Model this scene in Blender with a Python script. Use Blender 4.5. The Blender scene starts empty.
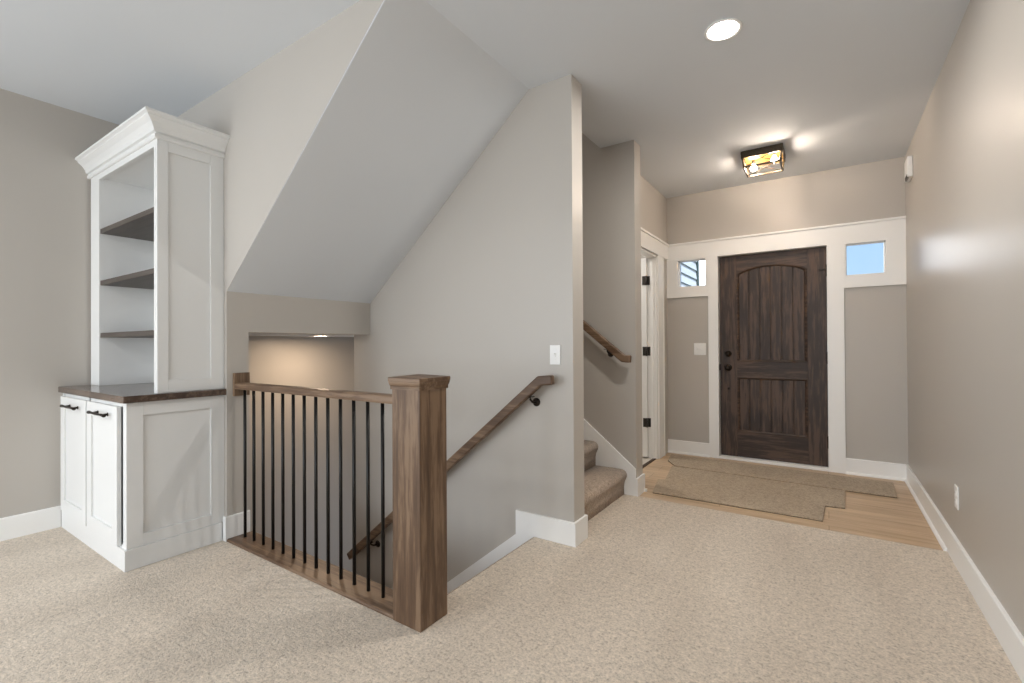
import bpy, bmesh, math, random
from mathutils import Vector, Matrix
random.seed(7)
C = bpy.context.scene.collection
SC = bpy.context.scene

# ---------------------------------------------------------------- camera
def make_camera():
    f, yaw, pitch, roll, h = 468.84, -33.91, 0.354, -0.334, 1.160
    y, p, r = (math.radians(a) for a in (yaw, pitch, roll))
    fw = Vector((math.sin(y)*math.cos(p), math.cos(y)*math.cos(p), math.sin(p)))
    rt = Vector((math.cos(y), -math.sin(y), 0))
    up = rt.cross(fw)
    rt2 = rt*math.cos(r) + up*math.sin(r)
    up2 = up*math.cos(r) - rt*math.sin(r)
    cam = bpy.data.cameras.new('camera')
    o = bpy.data.objects.new('camera', cam)
    C.objects.link(o)
    m = Matrix((rt2, up2, -fw)).transposed().to_4x4()
    m.translation = Vector((0, 0, h))
    o.matrix_world = m
    cam.sensor_fit = 'HORIZONTAL'
    cam.sensor_width = 36.0
    cam.lens = f*36.0/1024.0
    cam.clip_start = 0.02
    SC.camera = o
make_camera()

# ---------------------------------------------------------------- world, exposure, daylight
SC.view_settings.view_transform = 'Standard'
SC.view_settings.look = 'None'
SC.view_settings.gamma = 1.0
SC.view_settings.use_curve_mapping = False
SC.view_settings.exposure = 0.42

w = bpy.data.worlds.new('sky')
SC.world = w
w.use_nodes = True
nt = w.node_tree
bg = nt.nodes['Background']
tc = nt.nodes.new('ShaderNodeTexCoord')
sx = nt.nodes.new('ShaderNodeSeparateXYZ')
nt.links.new(tc.outputs['Generated'], sx.inputs[0])
cr = nt.nodes.new('ShaderNodeValToRGB')
nt.links.new(sx.outputs['Z'], cr.inputs[0])
cr.color_ramp.elements[0].position = 0.0
cr.color_ramp.elements[0].color = (0.80, 0.88, 1.0, 1)
cr.color_ramp.elements[1].position = 0.5
cr.color_ramp.elements[1].color = (0.28, 0.52, 1.0, 1)
e = cr.color_ramp.elements.new(0.12)
e.color = (0.47, 0.70, 1.0, 1)
# bright lobe added low in the clear sky for the glare on the right wall
vn = nt.nodes.new('ShaderNodeVectorMath'); vn.operation = 'NORMALIZE'
nt.links.new(tc.outputs['Generated'], vn.inputs[0])
vd = nt.nodes.new('ShaderNodeVectorMath'); vd.operation = 'DOT_PRODUCT'
vd.inputs[1].default_value = Vector((-.11, 1.0, .17)).normalized()
nt.links.new(vn.outputs[0], vd.inputs[0])
mr = nt.nodes.new('ShaderNodeMapRange'); mr.interpolation_type = 'SMOOTHSTEP'
mr.inputs['From Min'].default_value = .992; mr.inputs['From Max'].default_value = .9992
mr.inputs['To Min'].default_value = 0; mr.inputs['To Max'].default_value = 1
nt.links.new(vd.outputs['Value'], mr.inputs[0])
cm = nt.nodes.new('ShaderNodeMix'); cm.data_type = 'RGBA'; cm.clamp_factor = True
nt.links.new(mr.outputs[0], cm.inputs[0])
nt.links.new(cr.outputs[0], cm.inputs[6])
cm.inputs[7].default_value = (9, 9.1, 9.5, 1)
nt.links.new(cm.outputs[2], bg.inputs[0])
bg.inputs[1].default_value = 0.85

def area(name, loc, rot, sx_, sy_, power, col):
    l = bpy.data.lights.new(name, 'AREA')
    l.shape = 'RECTANGLE'; l.size = sx_; l.size_y = sy_
    l.energy = power; l.color = col
    o = bpy.data.objects.new(name, l); C.objects.link(o)
    o.location = loc; o.rotation_euler = rot
    return o
# daylight coming through the living room's big windows behind the camera
R = math.radians
for i, x in enumerate((-3.35, -1.85, -0.35)):
    area('window_daylight', (x, -3.44, 1.2), (R(90), 0, 0), 1.1, 1.9, (44, 27, 18)[i], (0.86, 0.93, 1.0))
for i, y in enumerate((-2.6, -1.2)):
    area('window_daylight', (-4.06, y, 1.35), (R(90), 0, R(-90)), 0.9, 1.6, 7, (0.86, 0.93, 1.0))
sun = bpy.data.lights.new('sun', 'SUN'); sun.energy = 2.3; sun.angle = R(1.5); sun.color = (1, .96, .9)
so_ = bpy.data.objects.new('sun', sun); C.objects.link(so_)
so_.rotation_euler = Vector((-.62, .30, -.72)).to_track_quat('-Z', 'Y').to_euler()   # high sun from behind the house

# ---------------------------------------------------------------- materials
def new_mat(name):
    m = bpy.data.materials.new(name); m.use_nodes = True
    n = m.node_tree; b = n.nodes['Principled BSDF']
    return m, n, b
def L(n, a, b): n.links.new(a, b)
def noise(n, scale, detail=3, rough=.5, coord='Object', stretch=None):
    tc = n.nodes.new('ShaderNodeTexCoord'); mp = n.nodes.new('ShaderNodeMapping')
    L(n, tc.outputs[coord], mp.inputs[0])
    if stretch: mp.inputs['Scale'].default_value = stretch
    t = n.nodes.new('ShaderNodeTexNoise'); t.inputs['Scale'].default_value = scale
    t.inputs['Detail'].default_value = detail; t.inputs['Roughness'].default_value = rough
    L(n, mp.outputs[0], t.inputs[0])
    return t
def ramp(n, fac, stops):
    r = n.nodes.new('ShaderNodeValToRGB'); L(n, fac, r.inputs[0])
    el = r.color_ramp.elements
    el[0].position, el[0].color = stops[0][0], (*stops[0][1], 1)
    el[1].position, el[1].color = stops[-1][0], (*stops[-1][1], 1)
    for p, c in stops[1:-1]:
        q = el.new(p); q.color = (*c, 1)
    return r
def bump(n, b, h, strength, dist=.002):
    bp = n.nodes.new('ShaderNodeBump'); bp.inputs['Strength'].default_value = strength
    bp.inputs['Distance'].default_value = dist
    L(n, h, bp.inputs['Height']); L(n, bp.outputs[0], b.inputs['Normal'])
def s2l(*c):
    return tuple((v/255/12.92 if v/255 <= .04045 else ((v/255+.055)/1.055)**2.4) for v in c)
def paint(name, col, rough, tex=.15, scale=260):
    m, n, b = new_mat(name)
    t = noise(n, 1.3, 2)
    r = ramp(n, t.outputs[0], [(.3, tuple(c*.985 for c in col)), (.7, tuple(min(1, c*1.01) for c in col))])
    L(n, r.outputs[0], b.inputs['Base Color'])
    b.inputs['Roughness'].default_value = rough
    if tex: bump(n, b, noise(n, scale, 2).outputs[0], tex, .0006)
    return m
M = {}
M['wall'] = paint('greige_wall_paint', s2l(188, 182, 174), .38, .12)
M['ceiling'] = paint('ceiling_paint', s2l(219, 223, 227), .8, .2, 180)
M['trim'] = paint('white_trim_paint', s2l(244, 243, 240), .35, 0)
M['cabinet'] = paint('white_cabinet_lacquer', s2l(228, 228, 226), .38, 0)
M['plastic'] = paint('white_plastic', s2l(238, 237, 234), .3, 0)
def wood(name, dark, mid, light, axis, rough=.42, scale=1.0, knots=True, coat=.0):
    m, n, b = new_mat(name)
    st = {'x': (.07, 1, 1), 'y': (1, .07, 1), 'z': (1, 1, .07)}[axis]
    a = noise(n, 30*scale, 6, .62, stretch=st)
    fine = noise(n, 150*scale, 4, .6, stretch=st)
    big = noise(n, 5*scale, 2, .5, stretch=tuple(.35 if v < 1 else 1 for v in st))
    mx = n.nodes.new('ShaderNodeMath'); mx.operation = 'MULTIPLY_ADD'
    L(n, fine.outputs[0], mx.inputs[0]); mx.inputs[1].default_value = .35; L(n, a.outputs[0], mx.inputs[2])
    m2 = n.nodes.new('ShaderNodeMath'); m2.operation = 'MULTIPLY_ADD'
    L(n, big.outputs[0], m2.inputs[0]); m2.inputs[1].default_value = .5; L(n, mx.outputs[0], m2.inputs[2])
    r = ramp(n, m2.outputs[0], [(.62, dark), (.9, mid), (1.18 if False else 1.0, light)])
    L(n, r.outputs[0], b.inputs['Base Color'])
    b.inputs['Roughness'].default_value = rough
    b.inputs['Coat Weight'].default_value = coat
    b.inputs['Coat Roughness'].default_value = .25
    bump(n, b, mx.outputs[0], .15, .0008)
    return m
br = (s2l(66, 46, 31), s2l(98, 75, 56), s2l(126, 102, 80))
for ax in 'xyz':
    M['oak_'+ax] = wood('brown_stained_oak_'+ax, *br, ax)
    M['door_'+ax] = wood('dark_walnut_'+ax, s2l(36, 25, 18), s2l(56, 41, 32), s2l(84, 64, 51), ax, .5, 1.2)
M['worktop'] = wood('dark_stained_worktop', s2l(62, 50, 43), s2l(82, 68, 59), s2l(104, 88, 77), 'x', .16)
M['shelf'] = wood('dark_stained_shelf', s2l(70, 63, 57), s2l(78, 71, 65), s2l(87, 79, 73), 'x', .5)
def metal(name, col, rough, mt=.8):
    m, n, b = new_mat(name)
    r = ramp(n, noise(n, 60, 2).outputs[0], [(.3, col), (.7, tuple(c*1.3 for c in col))])
    L(n, r.outputs[0], b.inputs['Base Color'])
    b.inputs['Metallic'].default_value = mt; b.inputs['Roughness'].default_value = rough
    return m
M['black'] = metal('black_iron', (.012, .011, .010), .38, .5)
M['bronze'] = metal('oil_rubbed_bronze', (.022, .016, .012), .4, .7)
M['hinge'] = metal('dark_bronze_hinge', (.05, .045, .04), .45, .6)
M['fixture'] = metal('bronze_lantern_metal', (.055, .042, .028), .42, .7)
M['brass'] = metal('brass_canopy', (.75, .45, .12), .3, .9)

def carpet(name, base, dirx=False):
    m, n, b = new_mat(name)
    s = noise(n, 95, 3, .75)
    s2 = noise(n, 38, 2, .6)
    big = noise(n, 1.6, 3, .55, stretch=(2.2, .7, 1))
    c0 = tuple(v*.50 for v in base); c1 = base; c2 = tuple(min(.95, v*1.32) for v in base)
    add = n.nodes.new('ShaderNodeMath'); add.operation = 'MULTIPLY_ADD'
    L(n, s2.outputs[0], add.inputs[0]); add.inputs[1].default_value = .45; L(n, s.outputs[0], add.inputs[2])
    r = ramp(n, add.outputs[0], [(.46, c0), (.70, c1), (.94, c2)])
    br_ = ramp(n, big.outputs[0], [(.35, (.90, .89, .88)), (.62, (1, 1, 1))])
    mul = n.nodes.new('ShaderNodeMix'); mul.data_type = 'RGBA'; mul.blend_type = 'MULTIPLY'
    mul.inputs[0].default_value = 1
    L(n, r.outputs[0], mul.inputs[6]); L(n, br_.outputs[0], mul.inputs[7])
    L(n, mul.outputs[2], b.inputs['Base Color'])
    b.inputs['Roughness'].default_value = .95
    b.inputs['Specular IOR Level'].default_value = .1
    b.inputs['Sheen Weight'].default_value = .15
    bump(n, b, add.outputs[0], .6, .008)
    return m
M['carpet'] = carpet('beige_frieze_carpet', s2l(204, 191, 175))
M['stair_carpet'] = carpet('brown_beige_stair_carpet', s2l(178, 160, 143))
M['remnant'] = carpet('taupe_carpet_remnant', s2l(170, 153, 131))
M['backing'] = paint('dark_carpet_backing', s2l(70, 55, 42), .9, 0)

def plank_floor():
    m, n, b = new_mat('light_oak_planks')
    tc = n.nodes.new('ShaderNodeTexCoord'); 
    bk = n.nodes.new('ShaderNodeTexBrick')
    L(n, tc.outputs['Object'], bk.inputs[0])
    bk.inputs['Scale'].default_value = 1
    bk.inputs['Brick Width'].default_value = 1.3; bk.inputs['Row Height'].default_value = .15
    bk.inputs['Mortar Size'].default_value = .0015
    bk.inputs['Color1'].default_value = (*s2l(218, 194, 164), 1)
    bk.inputs['Color2'].default_value = (*s2l(200, 172, 140), 1)
    bk.inputs['Mortar'].default_value = (*s2l(140, 112, 84), 1)
    g = noise(n, 22, 6, .65, stretch=(.08, 1, 1))
    r = ramp(n, g.outputs[0], [(.25, (.60, .53, .46)), (.7, (1, 1, 1))])
    mul = n.nodes.new('ShaderNodeMix'); mul.data_type = 'RGBA'; mul.blend_type = 'MULTIPLY'
    mul.inputs[0].default_value = 1
    L(n, bk.outputs[0], mul.inputs[6]); L(n, r.outputs[0], mul.inputs[7])
    L(n, mul.outputs[2], b.inputs['Base Color'])
    b.inputs['Roughness'].default_value = .38
    return m
M['planks'] = plank_floor()
M['tile'] = paint('pale_tile', s2l(205, 196, 184), .3, 0)
def emit(name, col, s):
    m, n, b = new_mat(name)
    b.inputs['Base Color'].default_value = (*col, 1)
    b.inputs['Emission Color'].default_value = (*col, 1)
    b.inputs['Emission Strength'].default_value = s
    return m
M['lens'] = emit('warm_white_led_lens', (1, .975, .94), 310)
M['lens_foyer'] = emit('bright_led_lens', (1, .965, .92), 430)
M['lens_warm'] = emit('warm_soffit_led_lens', (1, .77, .56), 210)
M['bulb'] = emit('warm_bulb_glass', (1, .83, .68), 350)
def glass():
    m, n, b = new_mat('window_glass')
    out = n.nodes['Material Output']
    tr = n.nodes.new('ShaderNodeBsdfTransparent'); gl = n.nodes.new('ShaderNodeBsdfGlossy')
    gl.inputs['Roughness'].default_value = .02
    fr = n.nodes.new('ShaderNodeFresnel'); fr.inputs[0].default_value = 1.45
    t = noise(n, 3, 1); cr = ramp(n, t.outputs[0], [(0, (.97, .98, .98)), (1, (.99, 1, 1))])
    L(n, cr.outputs[0], tr.inputs[0])
    mx = n.nodes.new('ShaderNodeMixShader')
    L(n, fr.outputs[0], mx.inputs[0]); L(n, tr.outputs[0], mx.inputs[1]); L(n, gl.outputs[0], mx.inputs[2])
    L(n, mx.outputs[0], out.inputs[0])
    return m
M['glass'] = glass()
def siding():
    m, n, b = new_mat('white_lap_siding')
    t = noise(n, 30, 3, stretch=(1, .1, 1))
    r = ramp(n, t.outputs[0], [(.3, s2l(225, 228, 228)), (.7, s2l(240, 242, 242))])
    L(n, r.outputs[0], b.inputs['Base Color']); b.inputs['Roughness'].default_value = .6
    return m
M['siding'] = siding()
M['ground'] = paint('outdoor_concrete', s2l(170, 168, 160), .9, 0)
M['dark_trim_lap_shade'] = paint('dark_green_corner_trim_lap_shade', s2l(70, 90, 84), .6, 0)  # corner board colour, also used for the painted shadow lines of the laps

# ---------------------------------------------------------------- mesh helpers
def box(bm, x0, x1, y0, y1, z0, z1, bev=0, seg=2):
    x0, x1 = sorted((x0, x1)); y0, y1 = sorted((y0, y1)); z0, z1 = sorted((z0, z1))
    t = bmesh.new()
    v = [t.verts.new((x, y, z)) for z in (z0, z1) for y in (y0, y1) for x in (x0, x1)]
    for f in ((0, 2, 3, 1), (4, 5, 7, 6), (0, 1, 5, 4), (2, 6, 7, 3), (0, 4, 6, 2), (1, 3, 7, 5)):
        t.faces.new([v[i] for i in f])
    if bev: bmesh.ops.bevel(t, geom=t.edges[:], offset=bev, segments=seg, affect='EDGES', profile=.5)
    merge(bm, t)
def merge(bm, t):
    me = bpy.data.meshes.new('tmp'); t.to_mesh(me); t.free(); bm.from_mesh(me); bpy.data.meshes.remove(me)
def prism(bm, pts, axis, a, b, bev=0, seg=2):
    """pts: polygon in the two axes other than `axis` (cyclic order xyz), extruded a..b"""
    t = bmesh.new()
    def P(u, v, w):
        return {'x': (w, u, v), 'y': (u, w, v), 'z': (u, v, w)}[axis]
    A = [t.verts.new(P(u, v, a)) for u, v in pts]
    B = [t.verts.new(P(u, v, b)) for u, v in pts]
    t.faces.new(A); t.faces.new(B[::-1])
    n = len(pts)
    for i in range(n):
        t.faces.new((A[i], B[i], B[(i+1) % n], A[(i+1) % n]))
    bmesh.ops.recalc_face_normals(t, faces=t.faces[:])
    if bev: bmesh.ops.bevel(t, geom=t.edges[:], offset=bev, segments=seg, affect='EDGES', profile=.5)
    merge(bm, t)
def tube(bm, pts, r, seg=10, caps=True):
    pts = [Vector(p) for p in pts]
    t = bmesh.new(); rings = []
    for i, p in enumerate(pts):
        d = (pts[min(i+1, len(pts)-1)] - pts[max(i-1, 0)]).normalized()
        a = Vector((0, 0, 1)) if abs(d.z) < .9 else Vector((1, 0, 0))
        u = d.cross(a).normalized(); v = d.cross(u).normalized()
        rr = r[i] if isinstance(r, (list, tuple)) else r
        rings.append([t.verts.new(p + (u*math.cos(2*math.pi*k/seg) + v*math.sin(2*math.pi*k/seg))*rr) for k in range(seg)])
    for a, b in zip(rings, rings[1:]):
        for k in range(seg):
            f = t.faces.new((a[k], a[(k+1) % seg], b[(k+1) % seg], b[k])); f.smooth = True
    if caps:
        t.faces.new(rings[0]); t.faces.new(rings[-1])
    bmesh.ops.recalc_face_normals(t, faces=t.faces[:])
    merge(bm, t)
def lathe(bm, prof, origin, axis, seg=24):
    """prof: (distance along axis, radius)"""
    o = Vector(origin); d = Vector(axis).normalized()
    a = Vector((0, 0, 1)) if abs(d.z) < .9 else Vector((1, 0, 0))
    u = d.cross(a).normalized(); v = d.cross(u).normalized()
    t = bmesh.new(); rings = []
    for h, r in prof:
        if r < 1e-6: rings.append([t.verts.new(o + d*h)])
        else: rings.append([t.verts.new(o + d*h + (u*math.cos(2*math.pi*k/seg) + v*math.sin(2*math.pi*k/seg))*r) for k in range(seg)])
    for a_, b_ in zip(rings, rings[1:]):
        for k in range(seg):
            k2 = (k+1) % seg
            vs = []
            for q in (a_[k % len(a_)], a_[k2 % len(a_)], b_[k2 % len(b_)], b_[k % len(b_)]):
                if q not in vs: vs.append(q)
            if len(vs) > 2:
                f = t.faces.new(vs); f.smooth = True
    bmesh.ops.recalc_face_normals(t, faces=t.faces[:])
    merge(bm, t)
def obj(name, bm, mat, parent=None):
    me = bpy.data.meshes.new(name); bm.to_mesh(me); bm.free()
    o = bpy.data.objects.new(name, me); C.objects.link(o)
    for m in (mat if isinstance(mat, (list, tuple)) else [mat]): me.materials.append(M[m])
    if parent:
        o.parent = parent
        o.matrix_parent_inverse = world(parent).inverted()
    return o
def world(o):
    m = Matrix.Translation(o.location) @ o.rotation_euler.to_matrix().to_4x4()
    return (world(o.parent) @ o.matrix_parent_inverse @ m) if o.parent else m
def B(name, mat, parent, *boxes, bev=0):
    bm = bmesh.new()
    for b in boxes: box(bm, *b, bev=bev)
    return obj(name, bm, mat, parent)
def tag(o, label, cat, group=None):
    o['label'] = label; o['category'] = cat
    if group: o['group'] = group
    return o
def thing(name, label, cat, loc=(0, 0, 0), group=None):
    o = bpy.data.objects.new(name, None); C.objects.link(o)
    o.empty_display_size = .1; o.location = loc
    return tag(o, label, cat, group)
def struct(o, label=None, cat=None):
    o['kind'] = 'structure'
    if label: o['label'] = label; o['category'] = cat
    return o

# ---------------------------------------------------------------- key dimensions
H = 2.722
XR, XL, XE, XH, XF, XW = .556, -1.423, -1.215, -2.98, -4.0, -4.125
XK = -3.18                    # corner where the lower stairs turn
YD, YN, YW, YW2, YS, YS2 = 5.115, 1.375, 2.437, 2.575, 3.499, 3.640
YB = -3.5
SL = .807                     # pitch of both flights
XC, ZS = -1.501, 1.488        # crease of the sloped ceiling, its low end height
TOP = 5.3

# ---------------------------------------------------------------- floors
bm = bmesh.new()
box(bm, XW-.1, XR+.1, YB-.1, 1.36, -.25, 0)
box(bm, -1.47, XR+.1, 1.36, 3.5, -.25, 0)
box(bm, XW-.1, XH-.13, 1.36, YN+.1, -.25, 0)
box(bm, XH-.13, -1.47, 1.36, 1.50, -.25, 0)
struct(obj('floor', bm, 'carpet'), 'beige textured wall-to-wall carpet of the living area', 'carpet floor')
struct(B('floor_foyer', 'planks', None, (XL-.02, XR+.1, 3.5, YD+.2, -.2, -.004)),
       'light oak plank floor in front of the dark front door', 'plank floor')
struct(B('floor_powder_room', 'tile', None, (-3.3, XL-.02, YS2, YD+.1, -.2, -.002)),
       'pale floor seen through the open doorway left of the foyer', 'floor')
struct(B('trim_threshold', 'backing', None, (XL-.045, XL-.015, 3.97, 4.73, -.01, .004)),
       'thin dark strip across the floor of the open side doorway', 'threshold')

# ---------------------------------------------------------------- ceilings
bm = bmesh.new()
box(bm, XW-.1, XR+.1, YB-.1, YN, H, H+.15)
box(bm, XC, XR+.1, YN, YW2, H, H+.15)
box(bm, XC+.01, XR+.1, YW2, YS, H, H+.15)
box(bm, XE-.1, XR+.1, YS, YS2, H, H+.15)
box(bm, -3.3, XR+.1, YS2, YD+.2, H, H+.15)
struct(obj('ceiling', bm, 'ceiling'), 'flat off-white painted ceiling over living area and foyer', 'ceiling')
zt = H + (.12)
bm = bmesh.new()
prism(bm, [(XH, ZS), (XC, H), (XC, H+.2), (XC-.12, H+.2), (XH-.12, ZS+.12), (XH-.12, ZS)], 'y', YN+.002, YW)
struct(obj('ceiling_slope', bm, 'ceiling'), 'sloping ceiling plane descending to the left above the stairwell', 'sloped ceiling')
struct(B('ceiling_landing', 'ceiling', None, (XF-.1, XH-.12, 1.40, YW+.001, 1.245, 1.345), (XF-.1, XK, YW+.001, YS, 1.245, 1.345)), 'low ceiling over the landing behind the stair header', 'ceiling')
struct(B('ceiling_upper', 'ceiling', None, (-5.0, XC+.2, YW-.1, YS2, TOP, TOP+.1)),
       'ceiling high above the upper flight of stairs', 'ceiling')

# ---------------------------------------------------------------- walls
def wall(name, *boxes): return struct(B(name, 'wall', None, *boxes))
wall('wall_right', (XR, XR+.12, YB-.1, YD+.2, -.2, H+.02))['label'] = 'long plain greige wall on the right'
# left wall, two windows behind the camera
bm = bmesh.new()
for y0, y1, z0, z1 in ((-.7, YN+.1, -.2, H), (YB-.1, -3.1, -.2, H), (-2.1, -1.7, -.2, H), (-3.1, -2.1, -.2, .5), (-1.7, -.7, -.2, .5), (-3.1, -2.1, 2.2, H), (-1.7, -.7, 2.2, H)):
    box(bm, XW-.12, XW, y0, y1, z0, z1+.02*(z1 == H))
struct(obj('wall_left', bm, 'wall'), 'plain greige wall on the far left beside the cabinet', 'wall')
bm = bmesh.new()
xs = [(-3.95, -2.75), (-2.45, -1.25), (-.95, .25)]
prev = XW-.12
for a, b in xs:
    box(bm, prev, a, YB-.12, YB, -.2, H+.02); prev = b
    box(bm, a, b, YB-.12, YB, -.2, .2); box(bm, a, b, YB-.12, YB, 2.25, H+.02)
box(bm, prev, XR+.12, YB-.12, YB, -.2, H+.02)
struct(obj('wall_back', bm, 'wall'), 'window wall of the living area behind the viewer', 'wall')
# wall the built-in stands against; its upper part runs on over the sloped ceiling
bm = bmesh.new()
prism(bm, [(XW-.1, -.2), (XH, -.2), (XH, ZS), (XC, H+.01), (XW-.1, H+.01)], 'y', YN, YN+.002)
box(bm, XW-.1, XH-.1, YN+.002, YN+.1, -.2, H+.01)
struct(obj('wall_behind_cabinet', bm, 'wall'), 'greige wall behind the bookcase that tapers up along the sloped ceiling', 'wall')
bm = bmesh.new()
prism(bm, [(YN+.002, -1.9), (1.503, -1.9), (1.503, 1.245), (YW, 1.245), (YW, ZS), (YN+.002, ZS)], 'x', XH-.12, XH)
struct(obj('wall_stair_header', bm, 'wall'), 'narrow wall strip and low header over the descending stairs', 'wall')
struct(B('wall_stair_end', 'wall', None, (XF-.1, XF, 1.40, YS, -1.9, 1.245)), 'warm lit end wall of the stairwell under the header', 'wall')
struct(B('wall_stair_near', 'wall', None, (XF, -1.47, 1.503, 1.506, -1.9, -.26)), 'near side wall of the stairwell below the railing', 'wall')
# big wall between the two flights
bm = bmesh.new()
prism(bm, [(XK, -1.9), (XE, -1.9), (XE, H+.005), (XC, H+.005), (XC, TOP), (-5.0, TOP), (-5.0, 1.246), (XK, 1.246)], 'y', YW+.0012, YW2)
box(bm, XK, XK+.002, YW2-.002, YW2, -1.9, 1.246)
struct(obj('wall_between_stairs', bm, 'wall'), 'tall greige wall with sloped top between the two flights of stairs', 'wall')
bm = bmesh.new()
prism(bm, [(-5, -1.9), (-3.05, -1.9), (-3.05, -.2), (XE, -.2), (XE, H+.005), (XC, H+.005), (XC, TOP), (-5, TOP)], 'y', YS, YS2)
struct(obj('wall_stair_far', bm, 'wall'), 'shaded greige wall beside the upper stairs holding a short handrail', 'wall')
wall('wall_stair_top', (-5.1, -5.0, YW2, YS, -.2, TOP))['label'] = 'wall at the head of the upper stairs'
wall('wall_stair_bulkhead', (XC+.01, XC+.13, YW2, YS, H+.15, TOP))['label'] = 'bulkhead face above the ceiling edge of the upper stairs'
# foyer left wall with doorway
bm = bmesh.new()
box(bm, XL-.088, XL, YS2, 3.97, -.1, H+.005); box(bm, XL-.088, XL, 4.735, YD, -.1, H+.005)
box(bm, XL-.088, XL, 3.97, 4.735, 2.045, H+.005)
box(bm, XL-.088, XE-.05, YS2, YS2+.001, -.1, H)
struct(obj('wall_foyer_left', bm, 'wall'), 'short greige wall left of the foyer holding the side doorway', 'wall')
wall('wall_powder_room', (-3.3, -3.2, YS2, YD+.1, -.1, H))['label'] = 'back wall of the small room beyond the side doorway'
# front wall with door and window openings
WX = [(-1.316, -1.020), (.130, .433)]; WZ = (1.742, 2.044)
DX = (-.912, .002)
bm = bmesh.new()
def yb(x0, x1, z0, z1): box(bm, x0, x1, YD, YD+.16, z0, z1)
yb(-3.3, WX[0][0], -.1, H+.005); yb(WX[0][1], DX[0]-.004, -.1, H+.005); yb(DX[1]+.004, WX[1][0], -.1, H+.005); yb(WX[1][1], XR+.1, -.1, H+.005)
yb(WX[0][0], WX[0][1], -.1, WZ[0]); yb(WX[0][0], WX[0][1], WZ[1], H+.005)
yb(WX[1][0], WX[1][1], -.1, WZ[0]); yb(WX[1][0], WX[1][1], WZ[1], H+.005)
yb(DX[0]-.004, DX[1]+.004, 2.045, H+.005)
struct(obj('wall_front', bm, 'wall'), 'greige front wall holding the entry door and two small windows', 'wall')

# ---------------------------------------------------------------- baseboards and trim
BH = .135; BT = .015
def base(name, pts_axis, shoe=False, label=None):
    """runs: (axis, fixed, a, b, side) side = direction the board faces"""
    bm = bmesh.new()
    for ax, c, a, b, s, z0, z1 in pts_axis:
        t = bmesh.new()
        prof = [(0, z0), (BT, z0), (BT, z1-.004), (BT-.004, z1), (0, z1)]
        if ax == 'x': prism(bm, [(c+s*u, z) for u, z in prof], 'x' if False else 'x', a, b) if False else None
        t.free()
        if ax == 'x':   # runs along x, board thickness along y
            prism(bm, [(c+s*u, z) for u, z in prof], 'x', a, b)
            if shoe: prism(bm, [(c+s*u, z) for u, z in [(BT, z0), (BT+.014, z0), (BT+.013, z0+.01), (BT+.008, z0+.017), (BT, z0+.02)]], 'x', a, b)
        else:
            prism(bm, [(c+s*u, z) for u, z in prof], 'y', a, b)
            if shoe: prism(bm, [(c+s*u, z) for u, z in [(BT, z0), (BT+.014, z0), (BT+.013, z0+.01), (BT+.008, z0+.017), (BT, z0+.02)]], 'y', a, b)
    o = obj(name, bm, 'trim'); struct(o, label, 'baseboard' if label else None); return o
base('baseboard_right', [('y', XR, YB, 3.5, -1, 0, BH)], label='white baseboard along the right wall on the carpet')
base('baseboard_right_foyer', [('y', XR, 3.5, YD, -1, -.004, BH)], True, 'white baseboard with shoe moulding on the right wall of the foyer')
base('baseboard_left', [('y', XW, YB, .888, 1, 0, BH)], label='white baseboard along the far left wall beside the cabinet')
base('baseboard_front', [('x', YD, .128, XR-BT, -1, -.004, BH), ('x', YD, XL, -1.007, -1, -.004, BH)], True, 'white baseboard pieces either side of the front door')
base('baseboard_back', [('x', YB, XW, XR, 1, 0, BH)], label='white baseboard under the living area windows')
base('baseboard_stair_strip', [('y', XH, YN, 1.503, 1, .0005, BH+.01), ('x', YN, -3.0, XH+BT, -1, .0005, BH+.01)], label='short white baseboard wrapping the wall strip at the railing end')
# big wall: level board, end return
bm = bmesh.new()
prism(bm, [(-1.609, BH), (XE+BT, BH), (XE+BT, 0), (-1.47, 0), (-1.47, -.02), (-1.609, -.02)], 'y', YW-BT, YW)
prism(bm, [(YW, 0), (YW2, 0), (YW2, BH), (YW, BH)], 'x', XE, XE+BT)
prism(bm, [(XE-.065, 0), (XE+BT, 0), (XE+BT, BH), (XE-.065, BH)], 'y', YW2, YW2+BT)
struct(obj('baseboard_big_wall', bm, 'trim'), 'white baseboard wrapping the foot of the tall wall end', 'baseboard')
# skirt board running down with the lower flight
bm = bmesh.new()
def sk(x, off=0): return -.012 - SL*(-1.609-x) + off
prism(bm, [(-1.609, -.012), (XK, sk(XK)), (XK, sk(XK)-.34), (-1.47, sk(-1.47)-.34), (-1.47, -.012)], 'y', YW-.012, YW+.001)
struct(obj('trim_lower_stair_skirt', bm, 'trim'), 'white skirt board running down the wall with the lower stairs', 'skirt board')
# skirt board of the upper flight with vertical cut and short base
bm = bmesh.new()
def us(x): return .212 + SL*(-1.227-x)
prism(bm, [(XE-.0045, 0), (XE-.0045, us(XE-.0045)), (-4.2, us(-4.2)), (-4.2, us(-4.2)-.5), (-1.9, 0)], 'y', YS-.013, YS+.001)
struct(obj('trim_upper_stair_skirt', bm, 'trim'), 'white skirt board rising with the upper carpeted stairs', 'skirt board')
bm = bmesh.new()
prism(bm, [(XE-.004, YS-BT), (XE+BT, YS-BT), (XE+BT, YS2+BT), (XL, YS2+BT), (XL, YS2+.001), (XE, YS2+.001), (XE, YS-.0005), (XE-.004, YS-.0005)], 'z', -.003, BH)
prism(bm, [(YS2, -.003), (YS2+BT+.013, -.003), (YS2+BT+.013, .016), (YS2, .016)], 'x', XE-.03, XE+BT+.013)
struct(obj('baseboard_stub', bm, 'trim'), 'white baseboard wrapping the wall end beside the upper stairs', 'baseboard')

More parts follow.
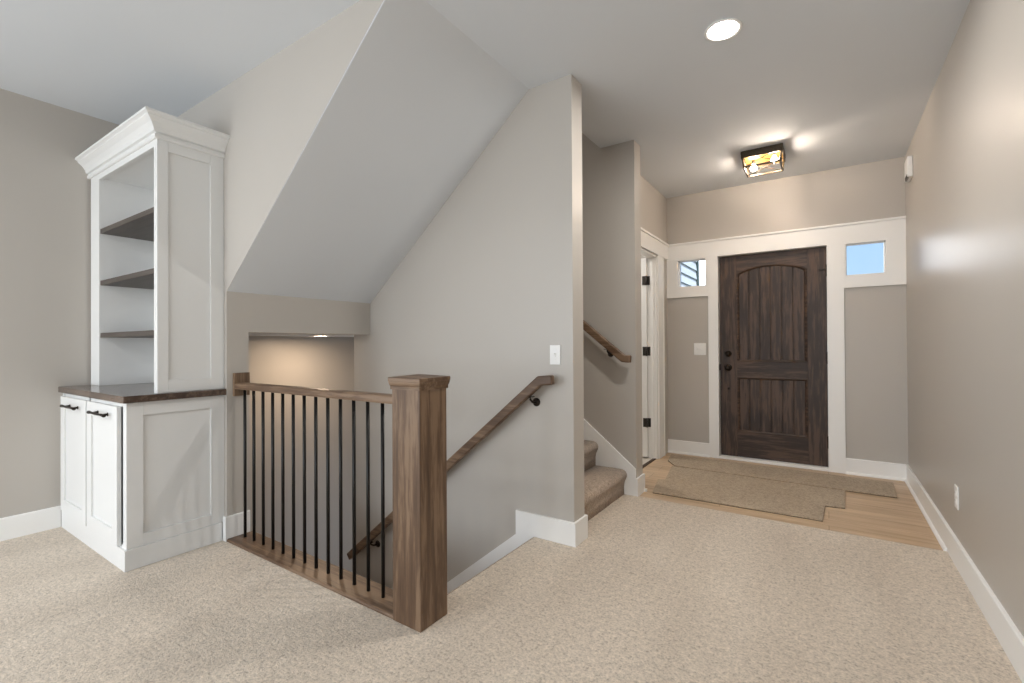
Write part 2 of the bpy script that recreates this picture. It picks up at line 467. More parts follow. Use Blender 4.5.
# header board and casings on the front wall
YT = YD-.02
bm = bmesh.new()
box(bm, XL, XR, YT, YD, 2.052, 2.196, bev=.001)
box(bm, XL, XR, YT-.014, YD, 2.196, 2.216, bev=.003)
struct(obj('trim_front_header', bm, 'trim'), 'white header board with cap across the whole front wall', 'header trim')
bm = bmesh.new()
box(bm, XL, XL+.02, 3.95, YD-.034, 2.052, 2.196, bev=.001)
box(bm, XL, XL+.034, 3.95, YD-.034, 2.196, 2.216, bev=.003)
struct(obj('trim_side_header', bm, 'trim'), 'white header board over the side doorway left of the foyer', 'header trim')
bm = bmesh.new()
box(bm, -1.007, DX[0], YT, YD, -.003, 2.052, bev=.001); box(bm, DX[1], .128, YT, YD, -.003, 2.052, bev=.001)
# flat surround under and beside each small window
box(bm, XL+.001, WX[0][0]-.0, YT, YD, 1.645, 2.052, bev=.001); box(bm, WX[0][1], -1.007, YT, YD, 1.645, 2.052)
box(bm, WX[0][0], WX[0][1], YT, YD, 1.645, WZ[0]); box(bm, WX[0][0], WX[0][1], YT, YD, WZ[1], 2.052)
box(bm, .128, WX[1][0], YT, YD, 1.645, 2.052); box(bm, WX[1][1], XR-.001, YT, YD, 1.645, 2.052)
box(bm, WX[1][0], WX[1][1], YT, YD, 1.645, WZ[0]); box(bm, WX[1][0], WX[1][1], YT, YD, WZ[1], 2.052)
struct(obj('trim_front_casing', bm, 'trim'), 'flat white casing around the front door and both small windows', 'door casing')
bm = bmesh.new()
box(bm, XL, XL+.018, 4.745, 4.92, 0, 2.052, bev=.001); box(bm, XL+.018, XL+.024, 4.90, 4.92, 0, 2.052, bev=.001)
box(bm, XL, XL+.018, 3.86, 3.96, 0, 2.052, bev=.001)
# jamb lining
box(bm, XL-.09, XL+.001, 4.722, 4.740, 0, 2.045); box(bm, XL-.09, XL+.001, 3.965, 3.983, 0, 2.045); box(bm, XL-.09, XL+.001, 3.965, 4.74, 2.030, 2.047)
box(bm, XL-.06, XL-.03, 4.712, 4.722, 0, 2.03); 
struct(obj('trim_side_doorway', bm, 'trim'), 'white jamb and casing of the open side doorway', 'door casing')

# ---------------------------------------------------------------- small windows
for i, ((a, b), lab) in enumerate(zip(WX, ('small square window left of the front door showing white siding', 'small square window right of the front door showing blue sky'))):
    wo = struct(thing('window_%d' % (i+1), lab, 'window', ((a+b)/2, YD, WZ[0])))
    z0, z1 = WZ; t = .012; bm = bmesh.new()
    for bx in ((a, a+t, z0, z1), (b-t, b, z0, z1), (a+t, b-t, z0, z0+t), (a+t, b-t, z1-t, z1)):
        box(bm, bx[0], bx[1], YD-.018, YD+.10, bx[2], bx[3])
    for bx in ((a+t, a+t+.008, z0+t, z1-t), (b-t-.008, b-t, z0+t, z1-t), (a+t, b-t, z0+t, z0+t+.008), (a+t, b-t, z1-t-.008, z1-t)):
        box(bm, bx[0], bx[1], YD+.03, YD+.06, bx[2], bx[3])
    obj('window_frame', bm, 'trim', wo)
    B('window_pane', 'glass', wo, (a+t+.004, b-t-.004, YD+.043, YD+.047, z0+t+.004, z1-t-.004))
# living room windows behind the viewer
def big_window(n, kind, c, a, b, z0, z1, lab):
    wo = struct(thing('window_%d' % n, lab, 'window', (0, 0, 0)))
    bm = bmesh.new(); t = .05
    for p, q, r_, s in ((a, a+t, z0, z1), (b-t, b, z0, z1), (a+t, b-t, z0, z0+t), (a+t, b-t, z1-t, z1), ((a+b)/2-.02, (a+b)/2+.02, z0+t, z1-t)):
        if kind == 'y': box(bm, p, q, c-.09, c-.01, r_, s)
        else: box(bm, c-.02, c+.06, p, q, r_, s)
    obj('window_frame', bm, 'trim', wo)
    if kind == 'y': B('window_pane', 'glass', wo, (a+t, b-t, c-.055, c-.05, z0+t, z1-t))
    else: B('window_pane', 'glass', wo, (c+.012, c+.017, a+t, b-t, z0+t, z1-t))
for k, (a, b) in enumerate(xs): big_window(3+k, 'y', YB, a, b, .2, 2.25, ['left', 'middle', 'right'][k]+' tall window in the wall behind the viewer')
big_window(6, 'x', XW-.08, -3.1, -2.1, .5, 2.2, 'rear window in the far left wall')
big_window(7, 'x', XW-.08, -1.7, -.7, .5, 2.2, 'front window in the far left wall')

# ---------------------------------------------------------------- front door
D = struct(thing('door_1', 'dark walnut front door with arched plank panel and bronze hardware', 'front door', ((DX[0]+DX[1])/2, YD+.07, .022)))
y0, y1 = YD+.05, YD+.09
x0, x1, zb, ztop = DX[0]+.004, DX[1]-.004, .024, 2.038
pl, pr = -.752, -.152
B('stile', 'door_z', D, (x0, pl, y0, y1, zb, ztop), bev=.001)
B('stile', 'door_z', D, (pr, x1, y0, y1, zb, ztop), bev=.001)
B('rail', 'door_x', D, (pl, pr, y0, y1, zb, .272), bev=.001)
B('rail', 'door_x', D, (pl, pr, y0, y1, .822, .972), bev=.001)
def arch(x, sh, ap, l=pl, r=pr):
    c = (l+r)/2; hw = (r-l)/2; u = (x-c)/hw
    return sh + (ap-sh)*(1-u*u)**.75 if abs(u) < 1 else sh
N = 24
ax_ = [pl+(pr-pl)*k/N for k in range(N+1)]
bm = bmesh.new()
prism(bm, [(pl, ztop), (pr, ztop)] + [(x, arch(x, 1.852, 1.925)) for x in ax_[::-1]], 'y', y0, y1)
obj('rail', bm, 'door_x', D)
def mould(outer, w_, yf, yb_):
    """raised bead following a closed outline in xz"""
    bm = bmesh.new(); n = len(outer)
    cx = sum(p[0] for p in outer)/n; 
    t = bmesh.new(); rings = []
    def inset(d):
        res = []
        for i in range(n):
            p0, p1, p2 = Vector(outer[i-1]), Vector(outer[i]), Vector(outer[(i+1) % n])
            a = (p1-p0).normalized(); b = (p2-p1).normalized()
            na = Vector((-a.y, a.x)); nb = Vector((-b.y, b.x)); q = (na+nb); q = q/max(.2, q.dot(na)) if q.length > 1e-6 else na
            res.append(p1+q*d)
        return res
    prof = [(0, y0+.001), (0, yf), (w_*.25, yf-.003), (w_*.55, yf), (w_*.75, yf+.004), (w_, yb_)]
    for d, yy in prof:
        rings.append([t.verts.new((p.x, yy, p.y)) for p in inset(d)])
    for a, b in zip(rings, rings[1:]):
        for k in range(n): t.faces.new((a[k], a[(k+1) % n], b[(k+1) % n], b[k]))
    bmesh.ops.recalc_face_normals(t, faces=t.faces[:])
    merge(bm, t); return bm
def panel(zlo, sh, ap):
    outer = [(pl, zlo), (pr, zlo)] + [(x, arch(x, sh, ap)) if ap > sh else (x, sh) for x in (ax_[::-1] if ap > sh else [pr, pl])]
    p = obj('panel', planks(zlo+.02, sh-.02, ap-.02), 'door_z', D)
    obj('panel_moulding', mould(outer, .026, y0-.002, y0+.016), 'door_x', p)
def planks(zlo, sh, ap):
    bm = bmesh.new(); l, r = pl+.018, pr-.018; n = 6; wdt = (r-l)/n; g = .0045
    for k in range(n):
        a, b = l+k*wdt, l+(k+1)*wdt
        m_ = 6
        top = [(a+g+(b-a-2*g)*j/m_, arch(a+g+(b-a-2*g)*j/m_, sh, ap, l, r) if ap > sh else sh) for j in range(m_+1)]
        prism(bm, [(a+g, zlo), (b-g, zlo)] + top[::-1], 'y', y0+.006, y0+.02, bev=.0025, seg=1)
    prism(bm, [(l-.01, zlo-.01), (r+.01, zlo-.01)] + [(x, arch(x, sh, ap, l, r) if ap > sh else sh) for x in [l-.0+(r-l)*j/20 for j in range(20, -1, -1)]], 'y', y0+.017, y1-.003)
    return bm
panel(.272, .822, .822)
panel(.972, 1.852, 1.925)
def knob(parent, name, x, z, big):
    bm = bmesh.new()
    if big: pr_ = [(0, .033), (.004, .033), (.009, .028), (.011, .013), (.03, .011), (.036, .02), (.046, .0285), (.058, .028), (.066, .018), (.069, 0)]
    else: pr_ = [(0, .031), (.006, .031), (.012, .027), (.014, .02), (.02, .019), (.022, 0)]
    lathe(bm, pr_, (x, y0, z), (0, -1, 0))
    if not big: box(bm, x-.004, x+.004, y0-.034, y0-.02, z-.016, z+.016, bev=.002)
    return obj(name, bm, 'bronze', parent)
knob(D, 'door_knob', -.832, .914, True)
knob(D, 'deadbolt', -.832, 1.054, False)
bm = bmesh.new(); lathe(bm, [(0, .011), (.004, .011), (.007, .006), (.02, .005), (.022, 0)], (-.831, y0, .700), (0, -1, 0)); obj('door_viewer_cap', bm, 'bronze', D)
for z in (1.82, 1.02, .25):
    bm = bmesh.new()
    tube(bm, [(.004, y0-.007, z-.05), (.004, y0-.007, z+.05)], .0075)
    for k in (-.052, .052): tube(bm, [(.004, y0-.007, z+k-.002), (.004, y0-.007, z+k+.002)], .009)
    box(bm, -.006, .0015, y0-.004, y0+.0, z-.05, z+.05)
    obj('hinge', bm, 'bronze', D)
B('strike_plate', 'bronze', D, (-.915, -.9075, y0-.03, y0+.01, .885, .945))
B('door_bumper', 'bronze', D, (-.06, -.01, y0-.02, y0-.001, 1.825, 1.835))
# jamb and sill of the front door
bm = bmesh.new()
box(bm, DX[0]-.012, DX[0]-.0, YD-.018, YD+.13, -.003, 2.05); box(bm, DX[1], DX[1]+.012, YD-.018, YD+.13, -.003, 2.05)
box(bm, DX[0], DX[1], YD-.018, YD+.13, 2.040, 2.052)
box(bm, DX[0], DX[0]+.02, YD+.0905, YD+.13, .021, 2.04); box(bm, DX[1]-.02, DX[1], YD+.0905, YD+.13, .021, 2.04); box(bm, DX[0]+.02, DX[1]-.02, YD+.0905, YD+.13, 2.02, 2.04)
box(bm, DX[0], DX[1], YD-.018, YD+.16, -.003, .021, bev=.002)
struct(obj('trim_front_jamb', bm, 'trim'), 'white jamb and sill framing the dark front door', 'door jamb')

# ---------------------------------------------------------------- side door, swung open into the small room
ang = math.radians(69)
D2 = struct(thing('door_2', 'white interior door swung open beyond the side doorway', 'door', (XL-.092, 4.74, 0)))
bm = bmesh.new()
lx1 = XL-.094; lx0 = lx1-.74
box(bm, lx0, lx0+.075, 4.700, 4.735, .012, 2.028); box(bm, lx1-.075, lx1, 4.700, 4.735, .012, 2.028)
for z0_, z1_ in ((.012, .20), (.86, 1.0), (1.92, 2.028)): box(bm, lx0+.075, lx1-.075, 4.700, 4.735, z0_, z1_)
box(bm, lx0+.07, lx1-.07, 4.709, 4.726, .1, 1.95)
obj('door_leaf', bm, 'trim', D2)
for z in (1.80, 1.083, .36):
    bm = bmesh.new()
    box(bm, XL-.092, XL-.045, 4.7185, 4.722, z-.045, z+.045, bev=.001)
    tube(bm, [(XL-.094, 4.697, z-.047), (XL-.094, 4.697, z+.047)], .008)
    box(bm, XL-.135, XL-.094, 4.6965, 4.6998, z-.045, z+.045, bev=.001)
    obj('hinge', bm, 'hinge', D2)
bm = bmesh.new(); lathe(bm, [(0, .028), (.006, .028), (.012, .012), (.035, .011), (.045, .026), (.058, .026), (.064, 0)], (lx0+.06, 4.70, .94), (0, -1, 0)); obj('door_knob', bm, 'bronze', D2)

# ---------------------------------------------------------------- built-in: base cabinet, worktop, bookcase
XCb, YC = -3.011, .900
cab = thing('base_cabinet', 'white two-door base cabinet with recessed side panel under the dark worktop', 'cabinet', (-3.56, 1.13, 0))
def shaker(bm, a, b, z0, z1, yf, yb_, fr, rec, axis='y'):
    """framed flat panel lying in plane y (or x) with face at yf"""
    def bx(p, q, d0, d1, r_, s, bv=.0012):
        if axis == 'y': box(bm, p, q, d0, d1, r_, s, bev=bv)
        else: box(bm, d0, d1, p, q, r_, s, bev=bv)
    s = 1 if yb_ > yf else -1
    bx(a, a+fr[0], yf, yb_, z0, z1); bx(b-fr[1], b, yf, yb_, z0, z1)
    bx(a+fr[0], b-fr[1], yf, yb_, z0, z0+fr[2]); bx(a+fr[0], b-fr[1], yf, yb_, z1-fr[3], z1)
    bx(a+fr[0]-.002, b-fr[1]+.002, yf+s*rec, yb_, z0+fr[2]-.002, z1-fr[3]+.002, 0)
bm = bmesh.new()
box(bm, XW+.002, XCb-.0205, YC+.0205, YN-.001, .109, .868)             # carcass
box(bm, XW+.002, -4.068, YC, YC+.02, .1, .868); box(bm, -3.055, XCb-.0202, YC, YC+.02, .1, .868)
box(bm, -4.085, -3.055, YC, YC+.02, .1, .125); box(bm, -4.085, -3.055, YC, YC+.02, .845, .868); box(bm, -3.59, -3.57, YC, YC+.02, .1, .868)
obj('cabinet_body', bm, 'cabinet', cab)
bm = bmesh.new()
shaker(bm, YC, YN-.001, .1085, .868, XCb, XCb-.02, (.073, .072, .061, .072), .013, 'x')
obj('side_panel', bm, 'cabinet', cab)
bm = bmesh.new()
prism(bm, [(XW+.016, YC-.010), (XCb+.008, YC-.010), (XCb+.008, YN-.016), (XCb-.012, YN-.016), (XCb-.012, YC+.010), (XW+.016, YC+.010)], 'z', 0, .108, bev=.0015)
obj('plinth', bm, 'cabinet', cab)
def handle(cx, parent):
    bm = bmesh.new(); z = .797; yf = YC-.022
    L_ = .235
    pts = [(cx-L_/2, yf-.028, z), (cx-L_*.36, yf-.030, z+.002), (cx, yf-.031, z), (cx+L_*.36, yf-.030, z+.002), (cx+L_/2, yf-.028, z)]
    tube(bm, pts, [.0085, .0065, .006, .0065, .0085], 10)
    for s in (-1, 1):
        x = cx+s*L_*.33
        tube(bm, [(x, yf+.001, z), (x, yf-.028, z)], [.007, .005], 10)
        lathe(bm, [(0, .010), (.003, .010), (.004, 0)], (x, yf+.001, z), (0, -1, 0), 12)
        tube(bm, [(cx+s*(L_/2-.004), yf-.028, z), (cx+s*(L_/2+.008), yf-.028, z)], .009, 10)
    return obj('handle', bm, 'bronze', parent)
for a, b, hx in ((-4.075, -3.580, -3.795), (-3.562, -3.078, -3.285)):
    bm = bmesh.new(); shaker(bm, a, b, .120, .846, YC-.021, YC-.001, (.075, .075, .075, .075), .011)
    d = obj('cabinet_door', bm, 'cabinet', cab)
    handle(hx, d)
tag(B('worktop', 'worktop', None, (XW+.002, -2.981, .878, YN-.002, .8685, .905), bev=.002),
    'dark stained wooden worktop between base cabinet and bookcase', 'worktop')
# bookcase
YU = 1.035; zc0, zc1 = .9055, 2.31
bc = thing('bookcase', 'tall white open bookcase with crown moulding standing on the dark worktop', 'bookcase', (-3.56, 1.2, zc0))
XUL = XW+.002+.02
bm = bmesh.new()
box(bm, XUL, -3.94, YU, YU+.02, zc0, zc1, bev=.001)             # left face stile
box(bm, -3.052, XCb-.0185, YU, YU+.02, zc0, zc1)             # right face stile
box(bm, -3.94, -3.052, YU, YU+.02, 2.255, zc1, bev=.001)       # top face rail
box(bm, XUL, -3.94, YU+.02, YN-.03, zc0, zc1)                   # left side
box(bm, -3.052, XCb-.018, YU+.02, YN-.03, zc0, zc1)             # right side core
box(bm, -3.94, -3.052, YU+.02, YN-.03, 2.265, zc1)              # top
obj('frame', bm, 'cabinet', bc)
bm = bmesh.new(); shaker(bm, YU+.0003, YN-.001, zc0, zc1, XCb, XCb-.018, (.052, .072, .068, .075), .012, 'x')
obj('side_panel', bm, 'cabinet', bc)
bm = bmesh.new(); box(bm, XUL, XCb-.018, YN-.03, YN-.002, zc0, zc1)
obj('back_panel', bm, 'cabinet', bc)
for z in (1.220, 1.562, 1.900):
    B('shelf', 'shelf', bc, (-3.939, -3.073, YU+.006, YN-.031, z, z+.030), bev=.0015)
# crown: profile swept round the front and the right side
prof = [(0, 2.290), (.009, 2.290), (.014, 2.296), (.014, 2.312), (.008, 2.314), (.008, 2.320), (.020, 2.324), (.026, 2.345), (.040, 2.366), (.058, 2.382), (.062, 2.386), (.062, 2.392), (.068, 2.396), (.076, 2.400), (.076, 2.412), (0, 2.412)]
t = bmesh.new()
def ring(fn): return [t.verts.new(fn(o_, z)) for o_, z in prof]
r0 = ring(lambda o_, z: (XW+.001, YU-o_, z)); r1 = ring(lambda o_, z: (XCb+o_, YU-o_, z)); r2 = ring(lambda o_, z: (XCb+o_, YN-.001, z))
for a, b in ((r0, r1), (r1, r2)):
    for k in range(len(prof)): t.faces.new((a[k], a[(k+1) % len(prof)], b[(k+1) % len(prof)], b[k]))
t.faces.new(r0); t.faces.new(r2[::-1])
bmesh.ops.recalc_face_normals(t, faces=t.faces[:])
bm = bmesh.new(); merge(bm, t)
box(bm, XW+.001, XCb, YU, YN-.001, 2.40, 2.411)
obj('crown_moulding', bm, 'cabinet', bc)

# ---------------------------------------------------------------- stair railing
rl = thing('stair_railing', 'stair railing with square oak newel post and thin black balusters', 'railing', (-2.2, 1.435, 0))
nx0, nx1, ny0, ny1 = -1.529, -1.367, 1.362, 1.524
post = B('newel_post', 'oak_z', rl, (nx0, nx1, ny0, ny1, .0005, .985), bev=.0025)
bm = bmesh.new()
def sq(o_, z): return [(nx0-o_, ny0-o_, z), (nx1+o_, ny0-o_, z), (nx1+o_, ny1+o_, z), (nx0-o_, ny1+o_, z)]
t = bmesh.new(); rr = []
for o_, z in [(.002, .974), (.005, .974), (.005, .987), (.007, .991), (.009, .998), (.010, 1.003), (.010, 1.007), (.012, 1.009), (.012, 1.023), (.010, 1.025)]:
    rr.append([t.verts.new(p) for p in sq(o_, z)])
for a, b in zip(rr, rr[1:]):
    for k in range(4): t.faces.new((a[k], a[(k+1) % 4], b[(k+1) % 4], b[k]))
top = t.verts.new(((nx0+nx1)/2, (ny0+ny1)/2, 1.036))
for k in range(4): t.faces.new((rr[-1][k], rr[-1][(k+1) % 4], top))
t.faces.new(rr[0])
bmesh.ops.recalc_face_normals(t, faces=t.faces[:]); merge(bm, t)
obj('newel_cap', bm, 'oak_x', post)
bm = bmesh.new()
prism(bm, [(1.412, .901), (1.476, .901), (1.478, .912), (1.476, .931), (1.468, .938), (1.420, .938), (1.412, .931), (1.410, .912)], 'x', XH+.018, nx0, bev=.001, seg=1)
obj('top_rail', bm, 'oak_x', rl)
B('wall_rosette', 'oak_z', rl, (XH, XH+.020, 1.408, 1.500, .858, .997), bev=.002)
bm = bmesh.new()
prism(bm, [(1.366, .0005), (1.366, .008), (1.368, .012), (1.374, .015), (1.515, .015), (1.521, .010), (1.522, -.02), (1.508, -.02), (1.508, .0005)], 'x', XH+.0155, nx0+.001)
obj('bottom_rail', bm, 'oak_x', rl)
for k in range(13):
    x = -2.908 + k*.102
    bm = bmesh.new(); tube(bm, [(x, 1.444, .014), (x, 1.444, .903)], .0085, 12)
    obj('baluster', bm, 'black', rl)

# ---------------------------------------------------------------- wall handrails
def sweep_rail(pts, half, y0_, y1_, bev):
    """polyline in xz -> constant height bar"""
    P_ = [Vector(p) for p in pts]; up, dn = [], []
    for i, p in enumerate(P_):
        if i == 0: d = (P_[1]-p).normalized(); n_ = Vector((-d.y, d.x)); q = n_
        elif i == len(P_)-1: d = (p-P_[i-1]).normalized(); n_ = Vector((-d.y, d.x)); q = n_
        else:
            a = (p-P_[i-1]).normalized(); b = (P_[i+1]-p).normalized()
            na = Vector((-a.y, a.x)); nb = Vector((-b.y, b.x)); q = (na+nb)/( (na+nb).dot(na))
        up.append(p+q*half); dn.append(p-q*half)
    bm = bmesh.new(); prism(bm, [tuple(v) for v in up+dn[::-1]], 'y', y0_, y1_, bev=bev, seg=3); return bm
def bracket(parent, x, z, ywall, yr, zr):
    """bracket from wall rosette to the rail underside"""
    bm = bmesh.new()
    lathe(bm, [(0, .026), (.004, .026), (.010, .020), (.013, .010), (.014, 0)], (x, ywall, z), (0, -1, 0), 20)
    tube(bm, [(x, ywall-.006, z), (x, ywall-.030, z), (x, ywall-.050, z+.006), (x, yr, z+.024), (x, yr, zr)], .0065, 10)
    box(bm, x-.025, x+.025, yr-.012, yr+.012, zr-.004, zr, bev=.001)
    return obj('bracket', bm, 'bronze', parent)
hr = thing('handrail', 'brown wooden handrail descending the tall wall behind the newel post', 'handrail', (-2.2, YW-.07, .25))
yr = YW-.072
def hz(x): return .340 + .826*(x+2.122)
xt = -1.392; 
bm = sweep_rail([(-3.148, hz(-3.148)), (xt, hz(xt)+.004), (-1.308, hz(xt)+.012)], .028, yr-.022, yr+.022, .009)
obj('rail', bm, 'oak_x', hr)
for x in (-1.462, -2.90):
    bracket(hr, x, hz(x)-.075, YW, yr, hz(x)-.033)
h2 = thing('handrail', 'brown wooden handrail rising beside the upper carpeted stairs', 'handrail', (-1.6, YS-.07, 1.3))
yr2 = YS-.072
def hz2(x): return 1.048 + SL*(-1.285-x)
bm = sweep_rail([(-4.1, hz2(-4.1)), (-1.285, hz2(-1.285)), (-1.228, hz2(-1.285)-.004)], .028, yr2-.022, yr2+.022, .009)
obj('rail', bm, 'oak_x', h2)
for x in (-1.415, -2.6, -3.8): bracket(h2, x, hz2(x)-.070, YS, yr2, hz2(x)-.033)

# ---------------------------------------------------------------- stairs
RI, RU = .190, .2354
def stair(name, label, n, x_first, z_first, dx, dz, ya, yb_, m=1):
    s = struct(thing(name, label, 'staircase', (x_first, (ya+yb_)/2, z_first)))
    for k in range(n):
        xf = x_first + k*dx; zt_ = z_first + k*dz
        bm = bmesh.new()
        # tread + riser as one carpet-wrapped step with a round nosing; nosing points to +x
        xb = xf - RU - .05
        r = .042
        nose = [(xf-r+r*math.cos(a), zt_-r+r*math.sin(a)) for a in [math.pi/2 - j*math.pi/12 for j in range(0, 9)]]
        body = [(xb, zt_), (xf-.16, zt_+.001), (xf-.09, zt_+.003)] + nose + [(xf-.019, zt_-.095), (xf-.024, zt_-.13), (xf-.024, zt_-RI), (xb, zt_-RI)]
        body = [(xf + m*(px-xf), pz) for px, pz in body]
        prism(bm, body, 'y', ya, yb_)
        for f in bm.faces: f.smooth = abs(f.normal.y) < .5
        obj('step', bm, 'stair_carpet', s)
    return s
stair('stair_upper', 'carpeted stairs rising to the left behind the tall wall', 13, -1.285, .190, -RU, RI, YW2+.001, YS-.014)
stair('stair_lower', 'carpeted stairs descending to the left behind the railing', 7, -1.485-RU, -.190, -RU, -RI, 1.507, YW-.013, -1)
struct(B('floor_landing', 'stair_carpet', None, (XF, -2.95, 1.507, YW-.013, -1.75, -1.53), (XF, XK, YW-.013, YS, -1.75, -1.53)), 'carpeted landing at the foot of the lower stairs', 'landing')
bm = bmesh.new()
prism(bm, [(-1.475, -.03), (-1.475, -.001), (-1.482, -.004), (-1.488, -.014), (-1.486, -.026), (-1.47, -.19), (-1.46, -.19), (-1.46, -.03)], 'y', 1.52, YW-.016)
struct(obj('trim_top_nosing', bm, 'stair_carpet'), 'carpeted edge at the top of the descending stairs', 'stair nosing')

# ---------------------------------------------------------------- carpet remnants on the planks
def remnant(name, pts, z, label):
    o = thing(name, label, 'carpet remnant', (sum(p[0] for p in pts)/len(pts), sum(p[1] for p in pts)/len(pts), z))
    bm = bmesh.new(); prism(bm, pts, 'z', z, z+.0035); obj('backing', bm, 'backing', o)
    bm = bmesh.new(); prism(bm, pts, 'z', z+.0036, z+.011, bev=.0015, seg=1); obj('pile', bm, 'remnant', o)
    return o
remnant('carpet_remnant', [(-1.136, 3.640), (-.034, 3.655), (-.021, 4.001), (.095, 4.02), (.108, 4.478), (-1.225, 4.510), (-1.150, 4.030), (-1.205, 4.000)], -.0038,
        'notched taupe carpet remnant on the foyer planks, the one nearer the living room')
remnant('carpet_remnant', [(-1.20, 4.535), (.095, 4.500), (.424, 4.505), (.440, 4.95), (-1.36, 4.99), (-1.32, 4.72)], -.0038,
        'long narrow taupe carpet remnant lying right along the front door sill')

# ---------------------------------------------------------------- switches, outlets, sensor
def plate(name, label, cat, o_, u, w_, h_, n_, kind):
    """o_ centre on wall, u width direction, n_ outward normal"""
    o = thing(name, label, cat, o_)
    u, n_ = Vector(u), Vector(n_); z = Vector((0, 0, 1))
    def b(a, b_, c, d, e_, f_, bev):
        bm = bmesh.new(); t = bmesh.new(); box(t, a, b_, e_, f_, c, d, bev=bev)
        for v in t.verts: v.co = Vector(o_) + u*v.co.x + z*v.co.z + n_*v.co.y
        bmesh.ops.recalc_face_normals(t, faces=t.faces[:]); merge(bm, t); return bm
    obj('cover_plate', b(-w_/2, w_/2, -h_/2, h_/2, 0, .006, .002), 'plastic', o)
    if kind == 'toggle1' or kind == 'toggle2':
        for cx in ([0] if kind == 'toggle1' else [-.023, .023]):
            tg = obj('toggle', b(cx-.005, cx+.005, -.012, .012, .005, .010, .001), 'plastic', o)
            for s in (-1, 1):
                obj('screw', b(cx-.003, cx+.003, s*.030-.003, s*.030+.003, .005, .0068, .0008), 'plastic', o)
            obj('lever', b(cx-.0035, cx+.0035, .000, .010, .009, .020, .0015), 'plastic', tg)
    else:
        for cz in (-.020, .020):
            rc = obj('receptacle', b(-.017, .017, cz-.014, cz+.014, .005, .009, .002), 'plastic', o)
            for s in (-1, 1): obj('slot', b(s*.006-.001, s*.006+.001, cz-.001, cz+.006, .0085, .0093, 0), 'backing', rc)
    return o
plate('light_switch', 'white toggle switch plate on the tall wall above the handrail end', 'light switch', (-1.330, YW, 1.097), (1, 0, 0), .070, .115, (0, -1, 0), 'toggle1')
plate('light_switch', 'white double switch plate on the wall left of the front door', 'light switch', (-1.093, YD, 1.100), (1, 0, 0), .116, .122, (0, -1, 0), 'toggle2')
plate('wall_outlet', 'white outlet plate low on the right wall above the baseboard', 'outlet', (XR, 3.322, .352), (0, 1, 0), .072, .118, (-1, 0, 0), 'outlet')
ch = thing('door_chime', 'white plastic door chime box high on the right wall near the front corner', 'door chime', (XR, 4.76, 2.50))
bm = bmesh.new(); box(bm, XR-.034, XR, 4.68, 4.85, 2.43, 2.59, bev=.008, seg=3); obj('housing', bm, 'plastic', ch)
bm = bmesh.new()
for k in range(4): box(bm, XR-.036, XR-.022, 4.70+k*.03, 4.712+k*.03, 2.428, 2.455)
obj('grille', bm, 'hinge', ch)

# ---------------------------------------------------------------- ceiling lights
def downlight(x, y, z, r, lensmat, label, up=True):
    o = thing('recessed_light', label, 'ceiling light', (x, y, z))
    bm = bmesh.new(); lathe(bm, [(.0, r), (-.004, r+.022), (-.0065, r+.018), (-.0065, r), (-.002, r-.002), (.0, r-.002)], (x, y, z), (0, 0, 1), 40); obj('trim_ring', bm, 'trim', o)
    bm = bmesh.new(); lathe(bm, [(-.003, 0), (-.003, r-.001)], (x, y, z), (0, 0, 1), 40); 
    obj('lens', bm, lensmat, o); return o
downlight(-.418, 2.520, H, .066, 'lens_foyer', 'bright round recessed light in the flat ceiling before the foyer')
downlight(-3.56, 2.395, 1.245, .055, 'lens_warm', 'small warm recessed light under the low header over the stairs')

for lx, ly, ll in ((-3.3, -1.3, 'added unseen recessed light over the living area nearest the bookcase, behind the viewer'), 
                   (-3.3, -2.4, 'left added unseen recessed light of the pair by the rear windows'), (-1.2, -2.4, 'right added unseen recessed light of the pair by the rear windows')):
    downlight(lx, ly, H, .068, 'lens', ll)  # unseen lights added to brighten the carpet and, by bounce, the ceiling
downlight(-2.2, 4.35, H, .068, 'lens', 'recessed light in the small room beyond the side doorway')
downlight(-2.6, 3.05, TOP, .068, 'lens', 'added unseen recessed light high above the upper stairs')  # unseen light added to brighten the stair wall
lf = thing('lantern_light', 'square open bronze lantern with two warm bulbs on the foyer ceiling', 'ceiling light', (-.424, 4.355, H))
fx0, fx1, fy0, fy1, fz0, fz1 = -.574, -.274, 4.212, 4.50, 2.587, H
bm = bmesh.new(); t_ = .011
bx0, bx1, by0, by1 = -.558, -.290, 4.224, 4.488
box(bm, fx0, fx1, fy0, fy1, H-.026, H-.0005, bev=.001)
obj('canopy', bm, 'fixture', lf)
B('reflector_plate', 'brass', lf, (fx0+.014, fx1-.014, fy0+.014, fy1-.014, H-.030, H-.0262))
bm = bmesh.new()
for a in (bx0, bx1-t_):
    box(bm, a, a+t_, by0, by1, fz0, fz0+t_)
for a in (by0, by1-t_):
    box(bm, bx0+t_, bx1-t_, a, a+t_, fz0, fz0+t_)
for a, a2 in ((bx0, fx0+.006), (bx1, fx1-.006)):
    for b, b2 in ((by0, fy0+.006), (by1, fy1-.006)):
        s = 1 if a == bx0 else -1; s2 = 1 if b == by0 else -1
        tube(bm, [(a+s*t_/2, b+s2*t_/2, fz0), (a2+s*t_/2, b2+s2*t_/2, H-.024)], .0075, 4)
box(bm, fx0+.002, fx1-.002, fy0+.002, fy0+.010, H-.058, H-.026); box(bm, fx0+.002, fx1-.002, fy1-.010, fy1-.002, H-.058, H-.026)
box(bm, fx0+.002, fx0+.010, fy0+.010, fy1-.010, H-.058, H-.026); box(bm, fx1-.010, fx1-.002, fy0+.010, fy1-.010, H-.058, H-.026)
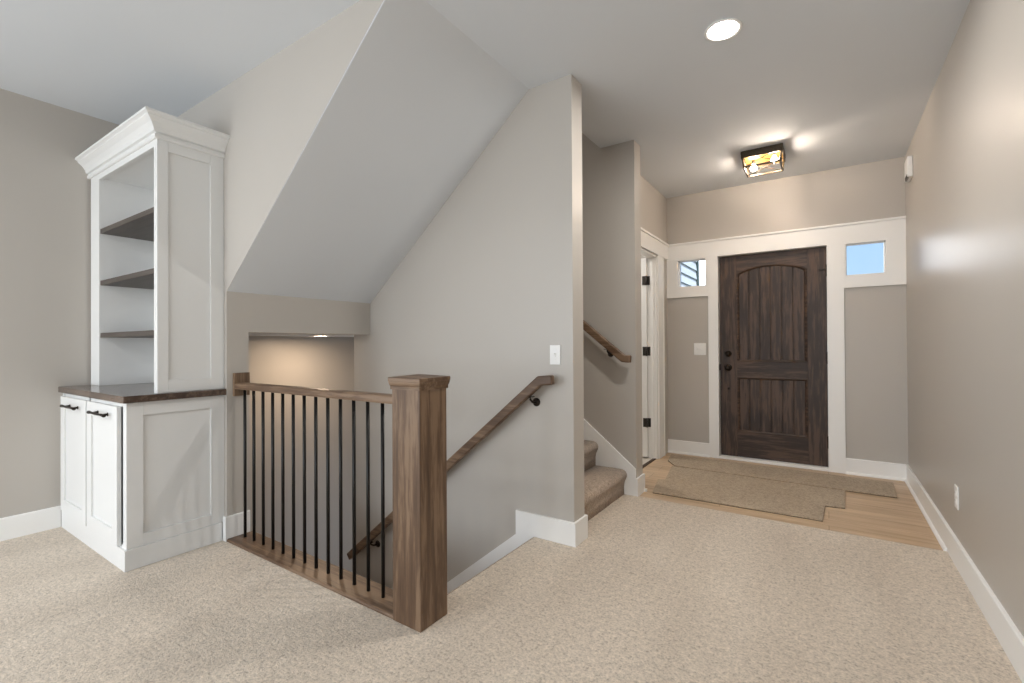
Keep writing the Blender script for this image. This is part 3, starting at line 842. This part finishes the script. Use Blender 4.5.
obj('cage', bm, 'fixture', lf)
bm = bmesh.new(); rz0, rz1 = fz0+.006, H-.026; q = .0028
for y in (by0+.005, by1-.005):
    tube(bm, [(bx0+.005, y, rz0), (bx1-.005, y, rz1)], q, 6); tube(bm, [(bx0+.005, y, rz1), (bx1-.005, y, rz0)], q, 6)
for x in (bx0+.005, bx1-.005):
    tube(bm, [(x, by0+.005, rz0), (x, by1-.005, rz1)], q, 6); tube(bm, [(x, by0+.005, rz1), (x, by1-.005, rz0)], q, 6)
obj('cross_rods', bm, 'fixture', lf)
for bxp, byp in ((-.500, 4.395), (-.340, 4.285)):
    bm = bmesh.new(); lathe(bm, [(0, .014), (-.028, .014), (-.030, .010), (-.034, 0)], (bxp, byp, H-.030), (0, 0, 1), 16)
    so = obj('socket', bm, 'fixture', lf)
    bm = bmesh.new(); lathe(bm, [(-.030, .009), (-.042, .011), (-.055, .021), (-.066, .024), (-.078, .020), (-.086, .010), (-.088, 0)], (bxp, byp, H-.030), (0, 0, 1), 20)
    obj('bulb', bm, 'bulb', so)

# ---------------------------------------------------------------- outside
nb = thing('neighbour_house', 'white lap-sided house wall seen through the small left window', 'house', (-2.2, 7.5, -.3))
bm = bmesh.new()
sp = .152
for k in range(28):
    z = -.3 + k*sp
    prism(bm, [(-1.93, z), (-1.90, z), (-1.922, z+sp), (-1.93, z+sp)] if False else [(-1.90, z), (-1.92, z+sp), (-2.3, z+sp), (-2.3, z)], 'y', 5.5, 8.72)
obj('siding', bm, 'siding', nb)
B('corner_board', 'dark_trim_lap_shade', nb, (-2.3, -1.885, 8.70, 8.80, -.3, 3.95))
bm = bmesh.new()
for k in range(1, 28): box(bm, -1.905, -1.895, 5.5, 8.70, -.3+k*sp-.011, -.3+k*sp+.001)  # dark strips standing in for the shadow under each lap
obj('lap_shadow_strip', bm, 'dark_trim_lap_shade', nb)
struct(B('ground_outside', 'ground', None, (-8, 8, YD+.2, 30, -.5, -.3)), 'concrete ground outside the front door', 'ground')
